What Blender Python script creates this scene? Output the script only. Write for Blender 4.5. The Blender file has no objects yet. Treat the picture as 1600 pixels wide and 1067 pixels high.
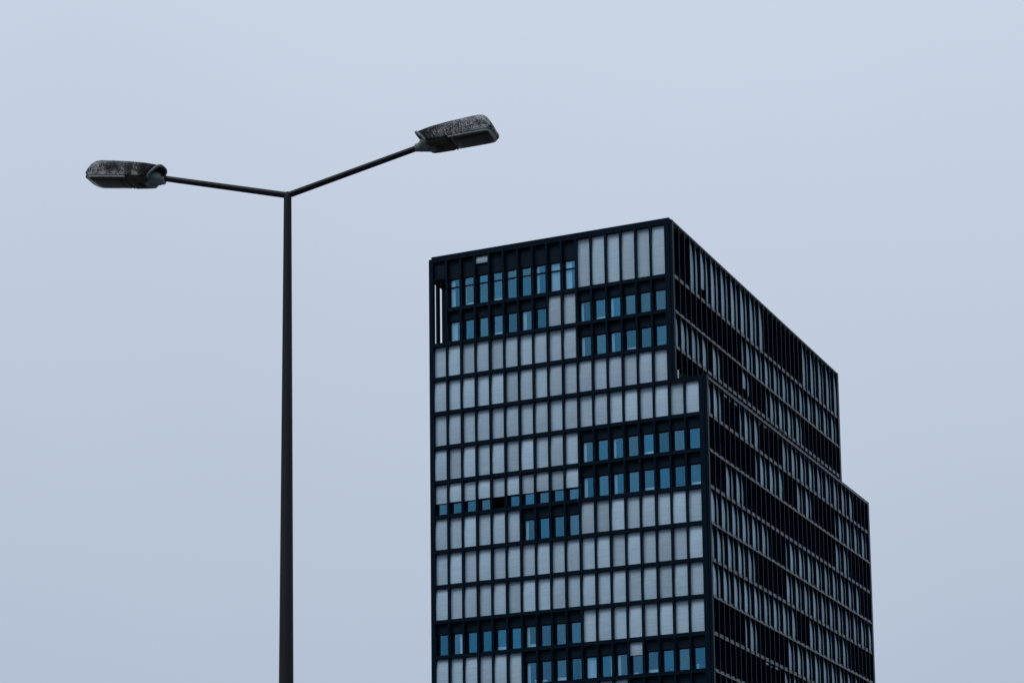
import bpy, bmesh, math, random
from mathutils import Matrix, Vector
random.seed(7)
scene = bpy.context.scene
C = scene.collection

# ------------------------------------------------------------------ camera
cd = bpy.data.cameras.new("camera"); cam = bpy.data.objects.new("camera", cd); C.objects.link(cam)
R = Vector((0.91221433, 0.40954246, -0.01183198)); U = Vector((0.07546037, -0.13955549, 0.9873348)); F = Vector((-0.4027043, 0.90155379, 0.15820874))
M4 = Matrix(((R.x, U.x, -F.x, 91.9864), (R.y, U.y, -F.y, -188.9696), (R.z, U.z, -F.z, 1.6), (0, 0, 0, 1)))
cam.matrix_world = M4
cd.sensor_fit = 'HORIZONTAL'; cd.sensor_width = 36.0; cd.lens = 84.2931
cd.shift_x = 0.0; cd.shift_y = 0.35941
cd.clip_start = 0.1; cd.clip_end = 6000
scene.camera = cam

# ------------------------------------------------------------------ sky, light, exposure
SUN_EL, SUN_AZ = math.radians(48), math.radians(205)      # azimuth measured clockwise from +Y
w = bpy.data.worlds.new("World"); scene.world = w; w.use_nodes = True
nt = w.node_tree; nt.nodes.clear()
def N(nt, t, **kw):
    n = nt.nodes.new(t)
    for k, v in kw.items(): setattr(n, k, v)
    return n
out = N(nt, 'ShaderNodeOutputWorld')
tc = N(nt, 'ShaderNodeTexCoord'); sep = N(nt, 'ShaderNodeSeparateXYZ')
nt.links.new(tc.outputs['Generated'], sep.inputs[0])
noise = N(nt, 'ShaderNodeTexNoise'); noise.inputs['Scale'].default_value = 2.6; noise.inputs['Detail'].default_value = 3.0; noise.inputs['Roughness'].default_value = .45
nt.links.new(tc.outputs['Generated'], noise.inputs['Vector'])
ma = N(nt, 'ShaderNodeMath', operation='MULTIPLY_ADD'); ma.inputs[1].default_value = .20; ma.inputs[2].default_value = -.10
nt.links.new(noise.outputs['Fac'], ma.inputs[0])
ad = N(nt, 'ShaderNodeMath', operation='ADD'); nt.links.new(sep.outputs['Z'], ad.inputs[0]); nt.links.new(ma.outputs[0], ad.inputs[1])
ramp = N(nt, 'ShaderNodeValToRGB'); cr = ramp.color_ramp
cr.elements[0].position = 0.0; cr.elements[0].color = (.365, .43, .55, 1)
cr.elements[1].position = 1.0; cr.elements[1].color = (.72, .79, .88, 1)
for p, c in ((.18, (.474, .551, .682, 1)), (.26, (.518, .597, .721, 1)), (.34, (.562, .643, .764, 1)), (.43, (.615, .700, .822, 1))):
    e = cr.elements.new(p); e.color = c
nt.links.new(ad.outputs[0], ramp.inputs['Fac'])
cloud = N(nt, 'ShaderNodeBackground'); cloud.inputs['Strength'].default_value = 1.0
nt.links.new(ramp.outputs['Color'], cloud.inputs['Color'])
sky = N(nt, 'ShaderNodeTexSky', sky_type='NISHITA', sun_disc=False); sky.sun_elevation = SUN_EL; sky.sun_rotation = SUN_AZ
clear = N(nt, 'ShaderNodeBackground'); clear.inputs['Strength'].default_value = .06
nt.links.new(sky.outputs['Color'], clear.inputs['Color'])
mx = N(nt, 'ShaderNodeMixShader'); mx.inputs[0].default_value = .06      # a thick cloud layer, a little clear sky through it
nt.links.new(cloud.outputs[0], mx.inputs[1]); nt.links.new(clear.outputs[0], mx.inputs[2]); nt.links.new(mx.outputs[0], out.inputs['Surface'])

sl = bpy.data.lights.new("sun", 'SUN'); sl.energy = .95; sl.angle = math.radians(25); sl.color = (1, .98, .955)
so = bpy.data.objects.new("sun", sl); C.objects.link(so); so.location = (0, -100, 150)
sd = Vector((math.sin(SUN_AZ) * math.cos(SUN_EL), math.cos(SUN_AZ) * math.cos(SUN_EL), math.sin(SUN_EL)))
so.rotation_euler = sd.to_track_quat('Z', 'Y').to_euler()
vs = scene.view_settings; vs.view_transform = 'Standard'; vs.look = 'None'; vs.exposure = 0.0; vs.gamma = 1.0; vs.use_curve_mapping = False

# ------------------------------------------------------------------ materials
def principled(name, col, rough=.6, ior=1.45, metallic=0, spec=None):
    m = bpy.data.materials.new(name); m.use_nodes = True
    b = m.node_tree.nodes['Principled BSDF']
    b.inputs['Base Color'].default_value = (*col, 1); b.inputs['Roughness'].default_value = rough
    b.inputs['IOR'].default_value = ior; b.inputs['Metallic'].default_value = metallic
    if spec is not None: b.inputs['Specular IOR Level'].default_value = spec
    return m, b, m.node_tree
def noisy(name, c0, c1, scale, rough=.6, ior=1.45, stretch=(1, 1, 1), p0=.35, p1=.65, detail=4, bump=0):
    m, b, t = principled(name, c0, rough, ior)
    co = N(t, 'ShaderNodeTexCoord'); mp = N(t, 'ShaderNodeMapping'); mp.inputs['Scale'].default_value = stretch
    n = N(t, 'ShaderNodeTexNoise'); n.inputs['Scale'].default_value = scale; n.inputs['Detail'].default_value = detail
    r = N(t, 'ShaderNodeValToRGB'); r.color_ramp.elements[0].position = p0; r.color_ramp.elements[1].position = p1
    r.color_ramp.elements[0].color = (*c0, 1); r.color_ramp.elements[1].color = (*c1, 1)
    t.links.new(co.outputs['Object'], mp.inputs[0]); t.links.new(mp.outputs[0], n.inputs['Vector']); t.links.new(n.outputs['Fac'], r.inputs[0]); t.links.new(r.outputs[0], b.inputs['Base Color'])
    if bump:
        bp = N(t, 'ShaderNodeBump'); bp.inputs['Strength'].default_value = bump; bp.inputs['Distance'].default_value = .02
        t.links.new(n.outputs['Fac'], bp.inputs['Height']); t.links.new(bp.outputs[0], b.inputs['Normal'])
    return m
M = {}
M['frame'] = noisy('black_metal', (.0006, .0050, .0118), (.0010, .0068, .0155), .6, rough=.30, ior=1.17)
M['frame'].node_tree.nodes['Principled BSDF'].inputs['Specular Tint'].default_value = (.62, .84, 1, 1)
M['rail'] = noisy('dark_anodised_rail', (.004, .013, .024), (.006, .017, .030), .6, rough=.25, ior=1.34)  # side-face copy of the black rail metal, grazing sky sheen lifted into its colour
M['spandrel'] = noisy('dark_infill', (.0020, .0095, .0190), (.0032, .0130, .0240), .5, rough=.5, ior=1.15)
M['core'] = principled('interior_dark', (.02, .03, .04), .9, 1.2)[0]
M['slab'] = principled('slab_grey', (.10, .12, .14), .9, 1.2)[0]
M['roof'] = noisy('roof_gravel', (.12, .12, .12), (.2, .2, .19), 3, .95)
def shutter_mat():
    m, b, t = principled('shutter_aluminium', (.4, .43, .46), .55, 1.4)
    co = N(t, 'ShaderNodeTexCoord'); oi = N(t, 'ShaderNodeObjectInfo')
    off = N(t, 'ShaderNodeVectorMath', operation='SCALE'); off.inputs['Scale'].default_value = 37.0
    cmb = N(t, 'ShaderNodeCombineXYZ')
    for k in range(3): t.links.new(oi.outputs['Random'], cmb.inputs[k])
    t.links.new(cmb.outputs[0], off.inputs[0])
    va = N(t, 'ShaderNodeVectorMath', operation='ADD'); t.links.new(co.outputs['Object'], va.inputs[0]); t.links.new(off.outputs[0], va.inputs[1])
    mp = N(t, 'ShaderNodeMapping'); mp.inputs['Scale'].default_value = (.5, .5, 7.0); t.links.new(va.outputs[0], mp.inputs[0])
    n1 = N(t, 'ShaderNodeTexNoise'); n1.inputs['Scale'].default_value = 1.6; n1.inputs['Detail'].default_value = 5; n1.inputs['Roughness'].default_value = .65
    t.links.new(mp.outputs[0], n1.inputs['Vector'])
    mp2 = N(t, 'ShaderNodeMapping'); mp2.inputs['Scale'].default_value = (1, 1, .45); t.links.new(va.outputs[0], mp2.inputs[0])
    n2 = N(t, 'ShaderNodeTexNoise'); n2.inputs['Scale'].default_value = 1.1; n2.inputs['Detail'].default_value = 2; t.links.new(mp2.outputs[0], n2.inputs['Vector'])
    a = N(t, 'ShaderNodeMath', operation='MULTIPLY_ADD'); a.inputs[1].default_value = .60; a.inputs[2].default_value = .70; t.links.new(n1.outputs['Fac'], a.inputs[0])
    c = N(t, 'ShaderNodeMath', operation='MULTIPLY_ADD'); c.inputs[1].default_value = .22; c.inputs[2].default_value = .89; t.links.new(n2.outputs['Fac'], c.inputs[0])
    d = N(t, 'ShaderNodeMath', operation='MULTIPLY_ADD'); d.inputs[1].default_value = .36; d.inputs[2].default_value = .83; t.links.new(oi.outputs['Random'], d.inputs[0])
    x1 = N(t, 'ShaderNodeMath', operation='MULTIPLY'); t.links.new(a.outputs[0], x1.inputs[0]); t.links.new(c.outputs[0], x1.inputs[1])
    x2 = N(t, 'ShaderNodeMath', operation='MULTIPLY'); t.links.new(x1.outputs[0], x2.inputs[0]); t.links.new(d.outputs[0], x2.inputs[1])
    sc = N(t, 'ShaderNodeVectorMath', operation='SCALE'); sc.inputs[0].default_value = SHUT
    t.links.new(x2.outputs[0], sc.inputs['Scale']); t.links.new(sc.outputs[0], b.inputs['Base Color'])
    wv = N(t, 'ShaderNodeTexWave', wave_type='BANDS', bands_direction='Z'); wv.inputs['Scale'].default_value = 1.7; wv.inputs['Distortion'].default_value = .6; wv.inputs['Detail'].default_value = 1
    t.links.new(co.outputs['Object'], wv.inputs['Vector'])
    bp = N(t, 'ShaderNodeBump'); bp.inputs['Strength'].default_value = .22; bp.inputs['Distance'].default_value = .03
    t.links.new(wv.outputs['Fac'], bp.inputs['Height']); t.links.new(bp.outputs[0], b.inputs['Normal'])
    return m
SHUT = (.335, .465, .565)
M['shutter'] = shutter_mat()
def glass_mat(name, refl, trans, fac):
    m = bpy.data.materials.new(name); m.use_nodes = True; t = m.node_tree; t.nodes.clear()
    o = N(t, 'ShaderNodeOutputMaterial'); g = N(t, 'ShaderNodeBsdfGlossy'); g.inputs['Roughness'].default_value = .03
    oi = N(t, 'ShaderNodeObjectInfo'); co = N(t, 'ShaderNodeTexCoord')
    k = N(t, 'ShaderNodeMath', operation='MULTIPLY_ADD'); k.inputs[1].default_value = .40; k.inputs[2].default_value = .78; t.links.new(oi.outputs['Random'], k.inputs[0])
    sc = N(t, 'ShaderNodeVectorMath', operation='SCALE'); t.links.new(k.outputs[0], sc.inputs['Scale'])
    h7 = N(t, 'ShaderNodeMath', operation='MULTIPLY'); h7.inputs[1].default_value = 7.31; t.links.new(oi.outputs['Random'], h7.inputs[0])
    fr = N(t, 'ShaderNodeMath', operation='FRACT'); t.links.new(h7.outputs[0], fr.inputs[0])
    tint = N(t, 'ShaderNodeMix', data_type='RGBA'); t.links.new(fr.outputs[0], tint.inputs['Factor'])      # random tint per pane, painted in place of uneven reflections and room interiors
    tint.inputs['A'].default_value = (refl[0] * .72, refl[1] * .93, refl[2], 1); tint.inputs['B'].default_value = (refl[0] * 1.5, refl[1] * 1.06, refl[2] * .96, 1)
    t.links.new(tint.outputs['Result'], sc.inputs[0])
    t.links.new(sc.outputs[0], g.inputs['Color'])
    n = N(t, 'ShaderNodeTexNoise'); n.inputs['Scale'].default_value = .9; n.inputs['Detail'].default_value = 1; t.links.new(co.outputs['Object'], n.inputs['Vector'])
    bp = N(t, 'ShaderNodeBump'); bp.inputs['Strength'].default_value = .06; bp.inputs['Distance'].default_value = .05
    t.links.new(n.outputs['Fac'], bp.inputs['Height']); t.links.new(bp.outputs[0], g.inputs['Normal'])
    tr = N(t, 'ShaderNodeBsdfTransparent'); tr.inputs['Color'].default_value = (*trans, 1)
    mx = N(t, 'ShaderNodeMixShader'); mx.inputs[0].default_value = fac
    t.links.new(tr.outputs[0], mx.inputs[1]); t.links.new(g.outputs[0], mx.inputs[2]); t.links.new(mx.outputs[0], o.inputs['Surface'])
    return m
M['glass'] = glass_mat('solar_glass', (.175, .57, .83), (.90, .97, 1.0), .195)
M['curtain'] = noisy('curtain', (.70, .78, .80), (.90, .93, .93), 9, .9, stretch=(1, 1, .06))
M['sill_white'] = principled('white_card', (.75, .78, .78), .7)[0]
M['lamp_metal'] = noisy('dark_painted_steel', (.0055, .0080, .0105), (.0120, .0145, .0175), 2.2, .55, 1.25, stretch=(1, 1, .25))
M['lamp_arm'] = noisy('dark_arm_steel', (.0045, .0045, .0085), (.0105, .0105, .017), 3.0, .42, 1.25)
M['collar'] = noisy('grey_green_alloy', (.050, .066, .070), (.125, .152, .158), 14, .45, 1.45)
M['gear'] = noisy('brown_gear_lid', (.010, .0085, .007), (.035, .027, .018), 9, .6, 1.4)
M['bowl'] = None
M['gasket'] = noisy('pale_gasket', (.34, .36, .35), (.55, .57, .55), 20, .7)
def bowl():
    m, b, t = principled('smoked_bowl', (.006, .010, .010), .12, 1.4)
    return m
M['bowl'] = bowl()
def lichen():
    m, b, t = principled('weathered_cover', (.03, .03, .03), .9, 1.3)
    co = N(t, 'ShaderNodeTexCoord')
    n1 = N(t, 'ShaderNodeTexNoise'); n1.inputs['Scale'].default_value = 88; n1.inputs['Detail'].default_value = 4; n1.inputs['Roughness'].default_value = .7
    n2 = N(t, 'ShaderNodeTexNoise'); n2.inputs['Scale'].default_value = 9; n2.inputs['Detail'].default_value = 3
    sp = N(t, 'ShaderNodeSeparateXYZ')
    t.links.new(co.outputs['Object'], n1.inputs['Vector']); t.links.new(co.outputs['Object'], n2.inputs['Vector']); t.links.new(co.outputs['Object'], sp.inputs[0])
    a = N(t, 'ShaderNodeMath', operation='MULTIPLY_ADD'); a.inputs[1].default_value = .42; t.links.new(n2.outputs['Fac'], a.inputs[0])
    g = N(t, 'ShaderNodeMath', operation='MULTIPLY_ADD'); g.inputs[1].default_value = .15; g.inputs[2].default_value = -.255; t.links.new(sp.outputs['X'], g.inputs[0])   # more lichen towards the outer end
    mr = N(t, 'ShaderNodeMapRange'); mr.inputs['From Min'].default_value = .03; mr.inputs['From Max'].default_value = .24; mr.inputs['To Min'].default_value = -.17; mr.inputs['To Max'].default_value = 0; t.links.new(sp.outputs['X'], mr.inputs['Value'])  # shadow at the clamp bow painted in: rear end darker, fewer flecks
    gg = N(t, 'ShaderNodeMath', operation='ADD'); t.links.new(g.outputs[0], gg.inputs[0]); t.links.new(mr.outputs[0], gg.inputs[1])
    t.links.new(gg.outputs[0], a.inputs[2])
    s = N(t, 'ShaderNodeMath', operation='ADD'); t.links.new(n1.outputs['Fac'], s.inputs[0]); t.links.new(a.outputs[0], s.inputs[1])
    r = N(t, 'ShaderNodeValToRGB'); e = r.color_ramp.elements
    e[0].position = .44; e[0].color = (.006, .0068, .008, 1); e[1].position = .66; e[1].color = (.36, .37, .38, 1)
    k = e.new(.53); k.color = (.055, .059, .064, 1)
    t.links.new(s.outputs[0], r.inputs[0]); t.links.new(r.outputs[0], b.inputs['Base Color'])
    bp = N(t, 'ShaderNodeBump'); bp.inputs['Strength'].default_value = .5; bp.inputs['Distance'].default_value = .004
    t.links.new(n1.outputs['Fac'], bp.inputs['Height']); t.links.new(bp.outputs[0], b.inputs['Normal'])
    return m
M['lichen'] = lichen()
M['leaf'] = noisy('leaf_green', (.012, .032, .012), (.04, .085, .03), 6, .6)
M['pot'] = principled('dark_planter', (.02, .022, .025), .7)[0]
M['asphalt'] = noisy('asphalt', (.04, .042, .045), (.065, .066, .068), .8, .9, detail=8)
M['paving'] = noisy('paving', (.2, .2, .195), (.28, .275, .265), 1.2, .9)
M['kerb'] = noisy('kerb_stone', (.26, .26, .25), (.34, .335, .32), 4, .85)

# ------------------------------------------------------------------ mesh helpers
class MB:
    def __init__(s): s.v = []; s.f = []
    def box(s, x0, x1, y0, y1, z0, z1):
        n = len(s.v)
        s.v += [(x0, y0, z0), (x1, y0, z0), (x1, y1, z0), (x0, y1, z0), (x0, y0, z1), (x1, y0, z1), (x1, y1, z1), (x0, y1, z1)]
        s.f += [tuple(n + i for i in q) for q in ((0, 3, 2, 1), (4, 5, 6, 7), (0, 1, 5, 4), (1, 2, 6, 5), (2, 3, 7, 6), (3, 0, 4, 7))]
        return s
    def quad(s, *p):
        n = len(s.v); s.v += list(p); s.f.append(tuple(range(n, n + len(p)))); return s
    def rings(s, rings, closed=True, cap=True):
        n = len(s.v); k = len(rings[0])
        for r in rings: s.v += [tuple(p) for p in r]
        for i in range(len(rings) - 1):
            for j in range(k if closed else k - 1):
                a, b = n + i * k + j, n + i * k + (j + 1) % k
                s.f.append((a, b, b + k, a + k))
        if cap and closed:
            s.f.append(tuple(n + j for j in reversed(range(k)))); s.f.append(tuple(n + (len(rings) - 1) * k + j for j in range(k)))
        return s
    def tube(s, pts, rad, k=12):
        rg = []
        for i, p in enumerate(pts):
            p = Vector(p); t = (Vector(pts[min(i + 1, len(pts) - 1)]) - Vector(pts[max(i - 1, 0)])).normalized()
            ref = Vector((0, 0, 1)) if abs(t.z) < .9 else Vector((1, 0, 0))
            a = t.cross(ref).normalized(); b = t.cross(a); r = rad[i] if isinstance(rad, (list, tuple)) else rad
            rg.append([p + a * (r * math.cos(2 * math.pi * j / k)) + b * (r * math.sin(2 * math.pi * j / k)) for j in range(k)])
        return s.rings(rg)
    def mesh(s, name, mat, smooth=None, recalc=True):
        me = bpy.data.meshes.new(name); me.from_pydata(s.v, [], s.f)
        if recalc:
            bm = bmesh.new(); bm.from_mesh(me); bmesh.ops.recalc_face_normals(bm, faces=bm.faces); bm.to_mesh(me); bm.free()
        me.materials.append(mat)
        if smooth is not None:
            me.polygons.foreach_set('use_smooth', [True] * len(me.polygons))
            try: me.set_sharp_from_angle(angle=math.radians(smooth))
            except Exception: pass
        return me
    def build(s, name, mat, parent=None, smooth=None, kind=None, loc=None):
        return link(name, s.mesh(name, mat, smooth), parent, kind=kind, loc=loc)
def link(name, me, parent=None, loc=None, rz=0, sx=1, kind=None):
    o = bpy.data.objects.new(name, me); C.objects.link(o)
    if parent: o.parent = parent
    if loc: o.location = loc
    if rz: o.rotation_euler[2] = rz
    if sx != 1: o.scale[0] = sx
    if kind: o['kind'] = kind
    return o
def thing(name, label, cat, loc=(0, 0, 0), rz=0, group=None):
    o = bpy.data.objects.new(name, None); C.objects.link(o); o.location = loc; o.rotation_euler[2] = rz
    o.empty_display_size = .3
    o['label'] = label; o['category'] = cat
    if group: o['group'] = group
    return o

# ------------------------------------------------------------------ ground
g = MB(); g.quad((-2500, -2500, 0), (2500, -2500, 0), (2500, 2500, 0), (-2500, 2500, 0)); g.build('ground', M['asphalt'], kind='structure')
MB().box(-14, 42, -14, 66, -.2, .13).build('pavement', M['paving'], kind='structure')
MB().box(60, 84, -176, -166, -.2, .13).build('pavement', M['paving'], kind='structure')
MB().box(59.75, 84.25, -176.3, -176.0, -.2, .145).build('kerb', M['kerb'], kind='structure')
MB().box(59.75, 84.25, -166.0, -165.7, -.2, .145).build('kerb', M['kerb'], kind='structure')

# ------------------------------------------------------------------ the tower
W, S, H = 1.41897, 1.38734, 3.2              # front bay, side bay, storey
FW = .19; FS = .075                          # width of an upright fin on the front, on the sides
Z1 = 72.195
def zr(r): return Z1 - H * (r - 1)           # top of the floor rail under row r
ZT = Z1 + 4.82
XU = 16.543 * W; XL = XU + 2 * W
Y0 = .311; YE = Y0 + 36 * S; YB = YE + .5
ROWS = 22
T = thing('office_tower', 'tall black gridded office tower with stepped top and grey metal window shutters', 'building')

def yfin(i): return Y0 + i * S
# floor slabs, core, back and left walls -----------------------------------------
MB().box(4, XU - 4, 5, YB - 4, 0, ZT - .5).build('core', M['core'], T)
for r in range(1, ROWS + 1):
    z = zr(r); xr = (XU if r < 4 else XL)
    x0 = 1.62 if r == 1 else .2
    MB().box(x0, xr - .62, .62, YB - .3, z - .34, z - .05).build('floor_slab', M['slab'], T)
MB().box(.2, XU - .2, .2, YB - .2, ZT - .30, ZT - .12).build('roof', M['roof'], T)
z4 = zr(4)
MB().box(XU - .5, XL - .2, .2, YB - .2, z4 - .42, z4 - .30).build('terrace', M['roof'], T)
# left wall with the corner loggia left open
LZ0, LZ1 = zr(2), Z1 + 2.8
MB().box(-.16, .05, 4.7, YB - .2, 0, ZT - .05).build('wall', M['frame'], T)
MB().box(-.16, .05, .35, 4.7, 0, LZ0 - .05).build('wall', M['frame'], T)
MB().box(-.16, .05, .35, 4.7, LZ1, ZT - .05).build('wall', M['frame'], T)
MB().box(.05, XU - .3, YB - .35, YB - .15, 0, ZT - .05).build('wall', M['frame'], T)
MB().box(XU - .3, XL - .3, YB - .35, YB - .15, 0, z4 - .1).build('wall', M['frame'], T)
# loggia lining
MB().box(1.47, 1.61, .45, 4.8, LZ0 - .3, LZ1 + .1).build('loggia_wall', M['frame'], T)
MB().box(-.1, 1.47, 4.6, 4.75, LZ0 - .3, LZ1 + .1).build('loggia_wall', M['frame'], T)
MB().box(-.15, 1.7, .1, 4.75, LZ1 + .0, LZ1 + .2).build('loggia_ceiling', M['frame'], T)
MB().box(.1, W + .02, .30, .44, LZ1 - .04, ZT - .2).build('spandrel', M['spandrel'], T)
for dz in (.10, .30): MB().tube([(-.1, .4, LZ0 + dz), (-.1, 4.5, LZ0 + dz)], .03, 8).build('railing_bar', M['frame'], T)

# upright fins ---------------------------------------------------------------------
def fin(x0, x1, y0, y1, z0, z1): return MB().box(x0, x1, y0, y1, z0, z1).build('fin', M['frame'], T)
for k in range(1, 16): fin(k * W, k * W + FW, 0, .5, 0, Z1 + 4.75)
for k in (16, 17): fin(k * W, k * W + FW, 0, .5, 0, z4 - .02)
for i in range(0, 37):
    y = yfin(i)
    fin(XU - .5, XU, y - FS / 2, y + FS / 2, z4 - .4, Z1 + 4.72)
    fin(XL - .5, XL, y - FS / 2, y + FS / 2, 0, z4 - .05)
    if i in (1, 2):
        ya, yb, xb = ((1.36, 1.80, .03), (2.62, 2.90, .16))[i - 1]; fin(-.2, xb, ya, yb, 0, Z1 + 4.72)
    elif i < 4: fin(-.2, .16, y - FS / 2, y + FS / 2, 0, Z1 + 4.72)
    elif i % 1 == 0: fin(-.2, -.02, y - FS / 2, y + FS / 2, 0, Z1 + 4.72)
# corner posts: two flat plates with a shadow groove between them
def corner(x0, X, z0, z1):
    c = MB(); c.box(x0, X - .30, 0, .45, z0, z1); c.box(X - .30, X - .24, .09, .45, z0, z1 - .02)
    c.box(X - .24, X - .005, .03, Y0 - FS / 2 - .05, z0, z1 - .01); c.build('corner_post', M['frame'], T)
corner(16 * W, XU, z4 - .02, ZT); corner(18 * W, XL, 0, z4 + .02)
cl = MB(); cl.box(-.235, FW, .01, .4, 0, ZT - .0); cl.box(.02, .08, 0, .1, 0, ZT - .2); cl.build('corner_post', M['frame'], T)
for X, z0, z1 in ((XU, z4 - .1, ZT), (XL, 0, z4)):
    MB().box(X - .5, X - .004, YE + FS / 2 + .03, YB, z0, z1 - .03).build('corner_post', M['frame'], T)

# floor rails ------------------------------------------------------------------------
def rail_front(r, x0, x1):
    z = zr(r); d = .05 if r % 2 else -.03
    m = MB(); m.box(x0, x1, .06, .47, z - .33, z); m.box(x0, x1, d, .2, z - .345, z - .20); m.build('floor_rail', M['frame'], T)
def rail_side(r, X, y0, y1):
    z = zr(r); d = .06 if r % 2 else -.035
    m = MB(); m.box(X - .47, X - .075, y0, y1, z - .33, z); m.box(X - .2, X - d, y0, y1, z - (.33 if r % 2 else .345), z - .22); m.build('floor_rail', M['rail'], T)
for r in range(1, ROWS + 1):
    rail_front(r, (W + .02 if r == 1 else .05), (16 if r < 4 else 18) * W + .02)
    if r <= 4: rail_side(r, XU, Y0 - FS / 2 + .02, YE + .06)
    if r >= 4: rail_side(r, XL, Y0 - FS / 2 + .02, YE + .06)
MB().box(0, 16 * W + .02, .02, .45, Z1 + 4.52, ZT - .02).build('roof_rail', M['frame'], T)
MB().box(XU - .45, XU - .03, Y0 - .05, YE + .06, Z1 + 4.60, ZT - .01).build('roof_rail', M['frame'], T)
cp = MB(); cp.box(.03, XU - .285, .005, YB - .3, ZT - .11, ZT + .21); cp.build('coping', M['frame'], T)
MB().box(XL - .3, XL - .07, Y0, YB - .02, z4 - .16, z4 + .02).build('terrace_coping', M['frame'], T)

# shutters ---------------------------------------------------------------------------
PW = W - FW
PROF = {'A': ((0, .20), (.18, .178), (.36, .170), (.52, .178), (.66, .205), (.80, .255), (.91, .31), (1, .37)),
        'B': ((0, .335), (.18, .318), (.36, .310), (.52, .314), (.66, .33), (.80, .36), (.91, .39), (1, .43))}
_pm = {}
def panel_mesh(kind, h):
    key = (kind, round(h, 2))
    if key not in _pm:
        m = MB(); rg = []
        for t, d in PROF[kind]:
            z = t * h; rg.append([(-.012, d, z), (PW + .012, d, z), (PW + .012, d + .04, z), (-.012, d + .04, z)])
        m.rings(rg); _pm[key] = m.mesh('shutter_panel', M['shutter'], 40)
    return _pm[key]
CELL = H - .27
def typ(b, r): return 'A' if (b + r) % 2 else 'B'
def h_of(r): return 4.60 if r == 1 else CELL
def put_panel(face, b, r, frac=1.0):
    h = h_of(r) * frac; me = panel_mesh(typ(b, r), h)
    z = zr(r) - .02 + h_of(r) * (1 - frac)
    if face == 'front': return link('shutter_panel', me, T, ((b - 1) * W + FW, 0, z))
    X = XU if face == 'upper' else XL
    return link('shutter_panel', me, T, (X, yfin(b - 1) + FS / 2, z), rz=math.pi / 2, sx=(S - FS) / PW)
def rng(*a):
    s = set()
    for x in a: s |= set(range(x[0], x[1] + 1)) if isinstance(x, tuple) else {x}
    return s
FRONT = {1: rng((11, 16)), 2: rng(9, 10), 3: rng((1, 10)), 4: rng((1, 16)), 5: rng((1, 18)), 6: rng((1, 10)), 7: set(), 8: rng((1, 6), (11, 18)),
         9: rng((1, 18)), 10: rng((1, 18)), 11: rng((11, 18)), 12: rng((1, 6)), 13: rng((1, 4), (11, 13))}
FHALF = {7: {b: .62 for b in range(1, 11)}, 12: {14: .42}}
SIDE = {1: rng((4, 5), (7, 18), (28, 36)), 2: rng((14, 36)), 3: rng((1, 6), 8, 9, (19, 27)), 4: set(),
        5: rng((1, 3), (7, 10), (16, 32)), 6: rng((10, 15), (19, 22), (28, 36)), 7: rng((4, 7), (28, 31)), 8: rng((1, 12), (16, 33)),
        9: rng((1, 9), (16, 36)), 10: rng((1, 17), (21, 30)), 11: rng((7, 9), (16, 33)), 12: rng((15, 22)), 13: rng((3, 9))}
SHALF = {1: {6: .78}, 3: {14: .62, 15: .72}, 5: {4: .10, 5: .10, 6: .10, 11: .09, 12: .09}, 12: {11: .1, 12: .1, 13: .1}}
for r in range(14, ROWS + 1):
    a = random.randint(1, 8); FRONT[r] = rng((a, a + 8)); c = random.randint(1, 18); SIDE[r] = rng((c, c + 14))
extra = MB()                      # shutters past the ones built singly
def extra_panel(face, b, r, frac=1):
    h = h_of(r) * frac; z0 = zr(r) - .02 + h_of(r) * (1 - frac)
    X = XU if face == 'upper' else XL
    rg = []
    for t, d in PROF[typ(b, r)]:
        z = z0 + t * h
        if face == 'front': x0, x1 = (b - 1) * W + FW, b * W; rg.append([(x0, d, z), (x1, d, z), (x1, d + .04, z), (x0, d + .04, z)])
        else: a0, a1 = yfin(b - 1) + FS / 2, yfin(b) - FS / 2; rg.append([(X - d, a0, z), (X - d, a1, z), (X - d - .04, a1, z), (X - d - .04, a0, z)])
    extra.rings(rg)
count = 0
for r in range(1, 14):
    for b in sorted(FRONT[r]):
        put_panel('front', b, r); count += 1
    for b, f in FHALF.get(r, {}).items():
        put_panel('front', b, r, f); count += 1
link('shutter_panel', panel_mesh('A', .72), T, (3 * W + FW, .02, Z1 + 3.80)); count += 1     # short end of a shutter let down in the fourth bay
side = []
for r in range(1, 14):
    face = 'upper' if r <= 4 else 'lower'
    for b in SIDE[r]: side.append((b + (6 if r == 13 else 0) + (2 if r == 1 else 4 if typ(b, r) == 'B' else 0), b, r, face, 1.0))
    for b, f in SHALF.get(r, {}).items(): side.append((b if f > .3 else 40, b, r, face, f))
side.sort()
for p, b, r, face, f in side:
    if count < 296: put_panel(face, b, r, f); count += 1
    else: extra_panel(face, b, r, f)
for r in range(14, ROWS + 1):
    for b in FRONT[r]: extra_panel('front', b, r)
    for b in SIDE[r]: extra_panel('lower', b, r)
extra.build('shutter_panel', M['shutter'], T, kind='stuff', smooth=40)

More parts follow.
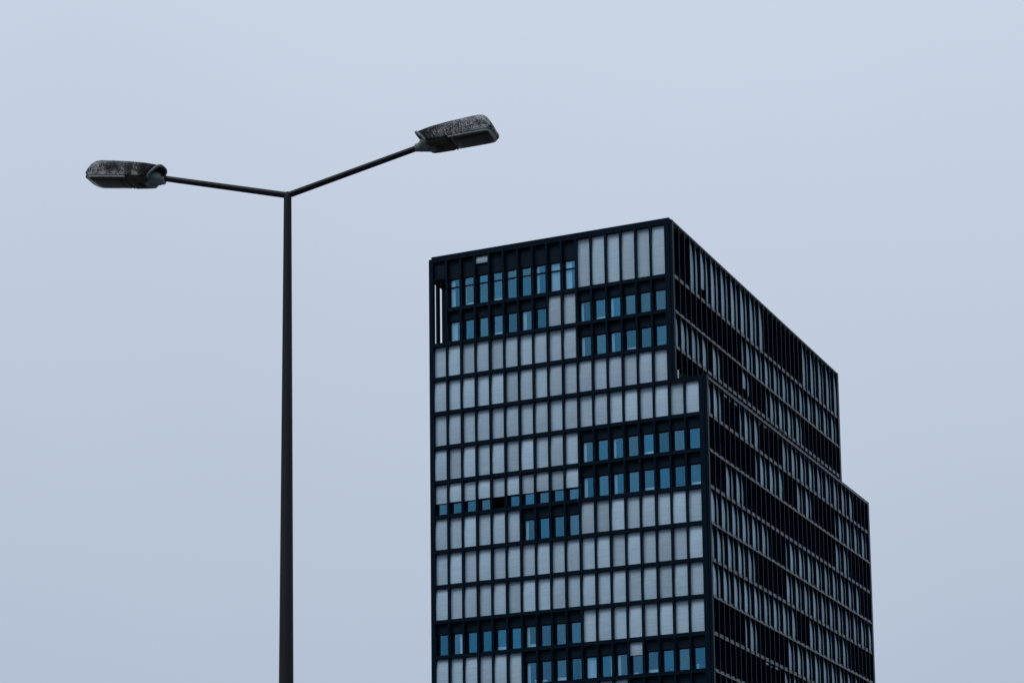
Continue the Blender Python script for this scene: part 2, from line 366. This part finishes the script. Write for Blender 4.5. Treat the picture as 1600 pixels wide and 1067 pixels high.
# windows behind folded shutters ---------------------------------------------------------
WH = 1.92                                    # visible window height above the rail
_wm = {}
def window_meshes(h, transom):
    key = (h, transom)
    if key in _wm: return _wm[key]
    z0, z1 = -.05, h; a, b = .115, PW - .125; f = MB()
    f.box(-.01, a, .49, .60, z0, z1); f.box(b, PW + .01, .49, .60, z0, z1); f.box(a, b, .49, .60, z0, z0 + .09); f.box(a, b, .49, .60, z1 - .06, z1 + .05)
    p = []
    if transom:
        f.box(a, b, .485, .60, WH, WH + .13)
        p.append(MB().box(a - .02, b + .02, .53, .545, z0 + .05, WH + .03)); p.append(MB().box(a - .02, b + .02, .53, .545, WH + .10, z1 - .02))
    else: p.append(MB().box(a - .02, b + .02, .53, .545, z0 + .05, z1 - .02))
    sp = MB(); hh = (4.62 if transom else H - .25); sp.box(-.01, PW + .01, .40, .58, h + .04, hh); sp.box(-.01, PW + .01, .375, .45, h + .02, h + .07)
    _wm[key] = (f.mesh('frame', M['frame']), [q.mesh('pane', M['glass']) for q in p], sp.mesh('spandrel', M['spandrel']))
    return _wm[key]
def curtain_mesh(a, b, z0, z1):
    m = MB(); n = 14; rg0 = []
    for i in range(n + 1):
        x = a + (b - a) * i / n; y = .66 + .022 * math.sin(i * 2.1) + .01 * math.sin(i * 5.3)
        rg0.append((x, y))
    for i in range(n):
        (x0, y0), (x1, y1) = rg0[i], rg0[i + 1]
        m.quad((x0, y0, z0), (x1, y1, z0), (x1, y1, z1), (x0, y0, z1))
    return m.mesh('curtain', M['curtain'], 60)
CUR = {}
def curtain(a, b, h):
    k = (a, b, h)
    if k not in CUR: CUR[k] = curtain_mesh(a, b, .0, h)
    return CUR[k]
# where a pale curtain or blind shows behind the glass: bay -> (from, to, height share)
CURT = {1: {2: (.12, .55), 8: (.12, .38), 9: (.12, 1.12), 10: (.12, .70), 3: (.12, .26), 6: (.12, .22)}, 2: {2: (.12, .75), 7: (.12, .50), 11: (.12, .36), 13: (.12, .36)},
        3: {11: (.12, .40), 13: (.12, .40)}, 6: {11: (.12, .42), 13: (.12, .36)}, 7: {11: (.12, .45), 13: (.12, .40)},
        8: {7: (.12, .42)}, 11: {7: (.12, .42), 2: (.7, 1.1)}, 12: {7: (.12, .42), 10: (.92, 1.1), 11: (.12, 1.1), 12: (.88, 1.1), 13: (.12, .42)}}
BLIND = {1: {5, 3}, 2: {5, 12}, 3: {14}, 6: {15}, 7: {15, 18}, 11: {5, 7}, 12: {15, 9}}
low_blind = MB().box(.1, PW - .1, .72, .9, 0, .38).mesh('low_cabinet', M['curtain'])
for r in range(1, 14):
    nb = 16 if r <= 4 else 18
    for b in range(1, nb + 1):
        if b in FRONT[r] or (b == 1 and r <= 2): continue
        h = 2.75 if r == 1 else WH
        fm, pm, sm = window_meshes(h, r == 1)
        wo = link('window', fm, T, ((b - 1) * W + FW, 0, zr(r)))       # the frame carries panes, infill and curtain
        link('spandrel', sm, wo)
        if not (r == 7 and b == 5):
            for p in pm: link('pane', p, wo)
        c = CURT.get(r, {}).get(b)
        if c: link('curtain', curtain(c[0], c[1], h - .05), wo)
        if b in BLIND.get(r, ()): link('cabinet', low_blind, wo)
glz = MB(); spn = MB()
for r in range(1, ROWS + 1):
    X = XU if r <= 4 else XL; z = zr(r); h = 2.75 if r == 1 else WH; top = 4.62 if r == 1 else H - .25
    if r <= 4 or r >= 5:
        for b in range(1, 37):
            if b in SIDE[r] : continue
            a0, a1 = yfin(b - 1) + FS / 2, yfin(b) - FS / 2
            glz.box(X - .55, X - .535, a0 + .1, a1 - .1, z - .02, z + h)
            spn.box(X - .60, X - .45, a0, a1, z + h, z + top)
            spn.box(X - .60, X - .49, a0, a0 + .11, z - .05, z + h); spn.box(X - .60, X - .49, a1 - .11, a1, z - .05, z + h)
    if r >= 14:
        for b in range(1, 19):
            if b in FRONT[r]: continue
            x0, x1 = (b - 1) * W + FW, b * W
            glz.box(x0 + .1, x1 - .1, .535, .55, z - .02, z + h); spn.box(x0, x1, .45, .6, z + h, z + top)
glz.build('side_glazing', M['glass'], T, kind='stuff'); spn.build('side_infill', M['spandrel'], T, kind='stuff')
# entrance storey below the last rail
ent = MB()
for k in range(18): ent.quad((k * W + FW, .5, 0), ((k + 1) * W, .5, 0), ((k + 1) * W, .5, zr(ROWS) - .3), (k * W + FW, .5, zr(ROWS) - .3))
ent.build('entrance_glazing', M['glass'], T, kind='stuff')

# small white things on the sills ----------------------------------------------------------
tiny = 'tiny white box on the sill in the row of ten blue windows'
for r, b, a, ww, hh, lab in ((6, 18, .62, .30, .24, 'small white box in the corner window nearest below the stepped terrace'), (12, 14, .18, .42, .26, 'white box on the sill below the single half-lowered shutter'),
        (12, 7, .85, .12, .42, 'slim upright white box in the window beside the last closed shutter'), (12, 8, .14, .44, .36, 'square white box in the window next to the slim upright box'),
        (12, 15, .25, .4, .18, 'flat white box in the window next to the half-lowered shutter'), (11, 2, .16, .18, .14, tiny), (11, 4, .16, .18, .14, tiny),
        (12, 18, .25, .16, .55, 'tall white box in the corner window of the lowest window row')):
    o = MB().box(-ww / 2, ww / 2, -.08, .08, 0, hh).mesh('white_box', M['sill_white'])
    ob = link('white_box', o, None, ((b - 1) * W + FW + a + ww / 2, .72, zr(r) - .05))
    ob['label'] = lab; ob['category'] = 'box'; ob['group'] = 'white boxes on the tower sills'

# terrace planting -----------------------------------------------------------------------
def plant(loc, label, h, spread, n, palm=False):
    t = thing('potted_plant', label, 'plant', loc)
    m = MB(); m.rings([[(r_ * math.cos(a), r_ * math.sin(a), z) for a in [2 * math.pi * j / 12 for j in range(12)]] for r_, z in ((.13, 0), (.17, .28), (.18, .30), (.15, .30))]); m.build('pot', M['pot'], t)
    f = MB(); rd = random.Random(int(h * 100) + n)
    for i in range(n):
        an = rd.uniform(0, 6.283); 
        if palm:
            L = h * rd.uniform(.6, 1); d = Vector((math.cos(an), math.sin(an), 0)); sd_ = Vector((-d.y, d.x, 0)); prev = None
            for s in range(6):
                q = s / 5; c = Vector((0, 0, .28)) + d * (spread * q * rd.uniform(.9, 1.05)) + Vector((0, 0, L * (1.25 * q - .55 * q * q * rd.uniform(.8, 1.6))))
                wd = .055 * math.sin(math.pi * min(.95, q * .85 + .12))
                cur = (tuple(c - sd_ * wd), tuple(c + sd_ * wd))
                if prev: f.quad(prev[0], prev[1], cur[1], cur[0])
                prev = cur
        else:
            rr = spread * rd.random() ** .5; c = Vector((rr * math.cos(an), rr * math.sin(an), .25 + h * rd.random() ** .8 * (1 - .5 * (rr / spread) ** 2)))
            d = Vector((rd.uniform(-1, 1), rd.uniform(-1, 1), rd.uniform(-.3, 1))).normalized(); e = d.cross(Vector((rd.uniform(-1, 1), rd.uniform(-1, 1), .3))).normalized()
            l, ww = rd.uniform(.09, .16), rd.uniform(.03, .05)
            f.quad(tuple(c), tuple(c + d * l * .5 + e * ww), tuple(c + d * l), tuple(c + d * l * .5 - e * ww))
    link('foliage', f.mesh('foliage', M['leaf'], recalc=False), t)
    MB().tube([(0, 0, .25), (.01, 0, .3 + h * .55)], [.02, .01], 6).build('stem', M['pot'], t)
zt = z4 - .30
plant((23.92, .62, zt), 'green spiky potted plant on the tower terrace beside the corner post', .85, .5, 26, True)
plant((25.95, 21.9, zt), 'round green shrub by the middle of the terrace edge', .62, .36, 240)
plant((25.95, 33.9, zt), 'low green shrub near the far end of the terrace edge', .5, .34, 200)
wp = MB().box(-.06, .06, -.02, .02, 0, 1.15).mesh('white_board', M['sill_white'])
o = link('white_board', wp, None, (23.56, .42, zt)); o['label'] = 'narrow white board standing beside the spiky plant on the terrace'; o['category'] = 'board'

# ------------------------------------------------------------------ the street lamp
TX, TY, TZ = 80.7519, -169.1296, 10.462
L = thing('street_lamp', 'tall dark double-arm street lamp with two lichen-speckled heads', 'street lamp', (TX, TY, .13), rz=math.radians(10))
zt = TZ - .13
def prad(z): return (.0385 + (zt - z) * .00655)
pole = MB(); pole.tube([(0, 0, 0), (0, 0, 2.4), (0, 0, 5.0), (0, 0, 7.5), (0, 0, zt - .06), (0, 0, zt - .012), (0, 0, zt + .002)], [prad(0), prad(2.4), prad(5), prad(7.5), prad(zt), prad(zt) * .9, prad(zt) * .6], 28)
pole.build('pole', M['lamp_metal'], L, smooth=40)
bf = MB(); bf.rings([[(r_ * math.cos(a), r_ * math.sin(a), z) for a in [2 * math.pi * j / 24 for j in range(24)]] for r_, z in ((.2, -.01), (.2, .02), (.125, .03), (.125, .25), (.11, .27))]); bf.build('base_flange', M['lamp_metal'], L, smooth=40)
MB().box(-.05, .05, -prad(.9) - .012, -prad(.9) + .03, .6, 1.2).build('access_door', M['lamp_metal'], L)

# a head, built along +x from the collar; rim plane z = 0
ST = ((0, .122, .112), (.02, .128, .118), (.07, .138, .126), (.16, .152, .138), (.34, .163, .152), (.52, .168, .160), (.66, .168, .164), (.715, .167, .155), (.755, .164, .125), (.785, .158, .075), (.80, .15, .028), (.805, .145, .006))
def section(x, hw, h, n=20, z0=0.0, ex=.62, ez=.62):
    pts = []
    for j in range(n + 1):
        a = math.pi * j / n; c, s_ = math.cos(a), math.sin(a)
        pts.append((x, hw * math.copysign(abs(c) ** ex, c), z0 + h * abs(s_) ** ez))
    return pts
def hwx(x, dx=0):
    for (xa, wa, _), (xb, wb, _) in zip(ST, ST[1:]):
        if xa <= x <= xb: return wa + (wb - wa) * (x - xa) / (xb - xa)
    return ST[-1][1] if x > ST[-1][0] else ST[0][1]
HM = {}
cv = MB()
def slant(x, z, h):                       # the rear end of the shell leans: top at the back, sides cut further forward
    return x + .105 * (1 - min(1, max(0, z / h))) * max(0, 1 - x / .30)
cv.rings([[(slant(p[0], p[2], h), p[1], p[2]) for p in section(x, hw, h, z0=-.004)] for x, hw, h in ST]); HM['cover'] = cv.mesh('cover', M['lichen'], 35)
def outline(off, x0=.0, x1=.805, n=18, rc=.055):
    """closed plan outline of the rim, rounded at the outer end"""
    top = []
    for i in range(n + 1):
        x = x0 + (x1 - x0) * i / n; w_ = min(hwx(x), .168) + off
        k = (x1 - x) / rc
        if k < 1: w_ -= rc * (1 - math.sqrt(max(0, 1 - (1 - k) ** 2)))
        top.append((x + (off if i == n else 0), w_))
    return [(x, -w_) for x, w_ in top] + [(x, w_) for x, w_ in reversed(top)]
rim = MB(); o1 = outline(.010, .135); o2 = outline(.013, .135)
rim.rings([[(x, y, .004) for x, y in o1], [(x, y, -.002) for x, y in o2], [(x, y, -.032) for x, y in o2], [(x, y, -.036) for x, y in o1]]); HM['rim'] = rim.mesh('rim', M['lichen'], 35)
gk = MB(); oa = outline(.004, .35, .79); gk.rings([[(x, y, -.035) for x, y in oa], [(x, y, -.046) for x, y in oa], [(x * .985 + .006, y * .95, -.048) for x, y in oa]]); HM['gasket'] = gk.mesh('gasket', M['gasket'], 35)
def belly(x0, x1, drop, inset, mat, name, rc, e=2.4):
    m = MB(); o_ = outline(-inset, x0, x1, rc=rc); rg = []
    cx, cy = (x0 + x1) / 2, 0
    for f_, z in ((1, -.036), (1, -.040), (.96, -.040 - drop * .45), (.86, -.040 - drop * .78), (.6, -.040 - drop * .96), (.2, -.040 - drop)):
        rg.append([(cx + (x - cx) * f_, cy + y * f_, z) for x, y in o_])
    m.rings(rg); return m.mesh(name, mat, 30)
HM['bowl'] = belly(.375, .785, .030, .012, M['bowl'], 'glass_bowl', .07)
HM['gear'] = belly(.11, .362, .034, .004, M['gear'], 'gear_lid', .01)
sb = MB(); sb.box(.361, .374, -.150, .150, -.060, -.030); HM['seam'] = sb.mesh('hinge_bar', M['gear'])
lt = MB(); lt.box(.20, .26, -.04, .04, -.082, -.068); HM['latch'] = lt.mesh('latch', M['lamp_metal'])
def hgt(x):
    for (xa, _, ha), (xb, _, hb) in zip(ST, ST[1:]):
        if xa <= x <= xb: return ha + (hb - ha) * (x - xa) / (xb - xa)
    return ST[0][2]
bw = MB(); pts = []
for p in section(0, .126, .114, n=30, z0=-.004): pts.append((slant(0, p[2], .112) - .004, p[1], p[2] - .003))
p0, p1 = pts[0], pts[-1]
pts = [(p0[0] + .012, p0[1] - .014, -.050), (p0[0] + .006, p0[1] - .003, -.032)] + pts + [(p1[0] + .006, p1[1] + .003, -.032), (p1[0] + .012, p1[1] + .014, -.050)]
bw.tube(pts, .0145, 10); HM['bow'] = bw.mesh('clamp_bow', M['collar'], 50)
co_ = MB(); rg = []
for x, ry, rz_, zc in ((.20, .118, .020, -.046), (.16, .118, .054, -.026), (.11, .110, .072, -.012), (.07, .092, .072, -.008), (.035, .066, .060, -.016), (.018, .055, .053, -.022), (.005, .045, .044, -.027), (-.03, .039, .039, -.028), (-.034, .036, .036, -.028)):
    rg.append([(x, ry * math.cos(2 * math.pi * j / 20), zc + rz_ * math.sin(2 * math.pi * j / 20)) for j in range(20)])
co_.rings(rg); HM['collar'] = co_.mesh('collar', M['collar'], 40)
for s in (1, -1):
    ex, ez = 1.30, (.325 if s > 0 else .305)
    tilt = math.radians(4.2 if s > 0 else 6.2)
    A0 = Vector((0, 0, zt - .03)); A1 = Vector((s * (ex + .05), 0, zt + ez - .008))
    d = (A1 - A0).normalized()
    am = MB(); am.tube([tuple(A0 + d * .0), tuple(A0 + d * .5), tuple(A1)], [.031, .030, .029], 18); am.build('arm', M['lamp_arm'], L, smooth=40)
    hd = link('lamp_head', HM['cover'], L, (s * (ex + (.055 if s > 0 else .035)), 0, zt + ez + (.022 if s > 0 else -.008))); hd.scale[0] = .97
    hd.rotation_euler = (0, -tilt, 0 if s > 0 else math.pi)
    for nm, k in (('rim', 'rim'), ('gasket', 'gasket'), ('glass_bowl', 'bowl'), ('gear_lid', 'gear'), ('hinge_bar', 'seam'), ('latch', 'latch'), ('clamp_bow', 'bow'), ('collar', 'collar')): link(nm, HM[k], hd)

scene.render.resolution_x = 1024; scene.render.resolution_y = 682
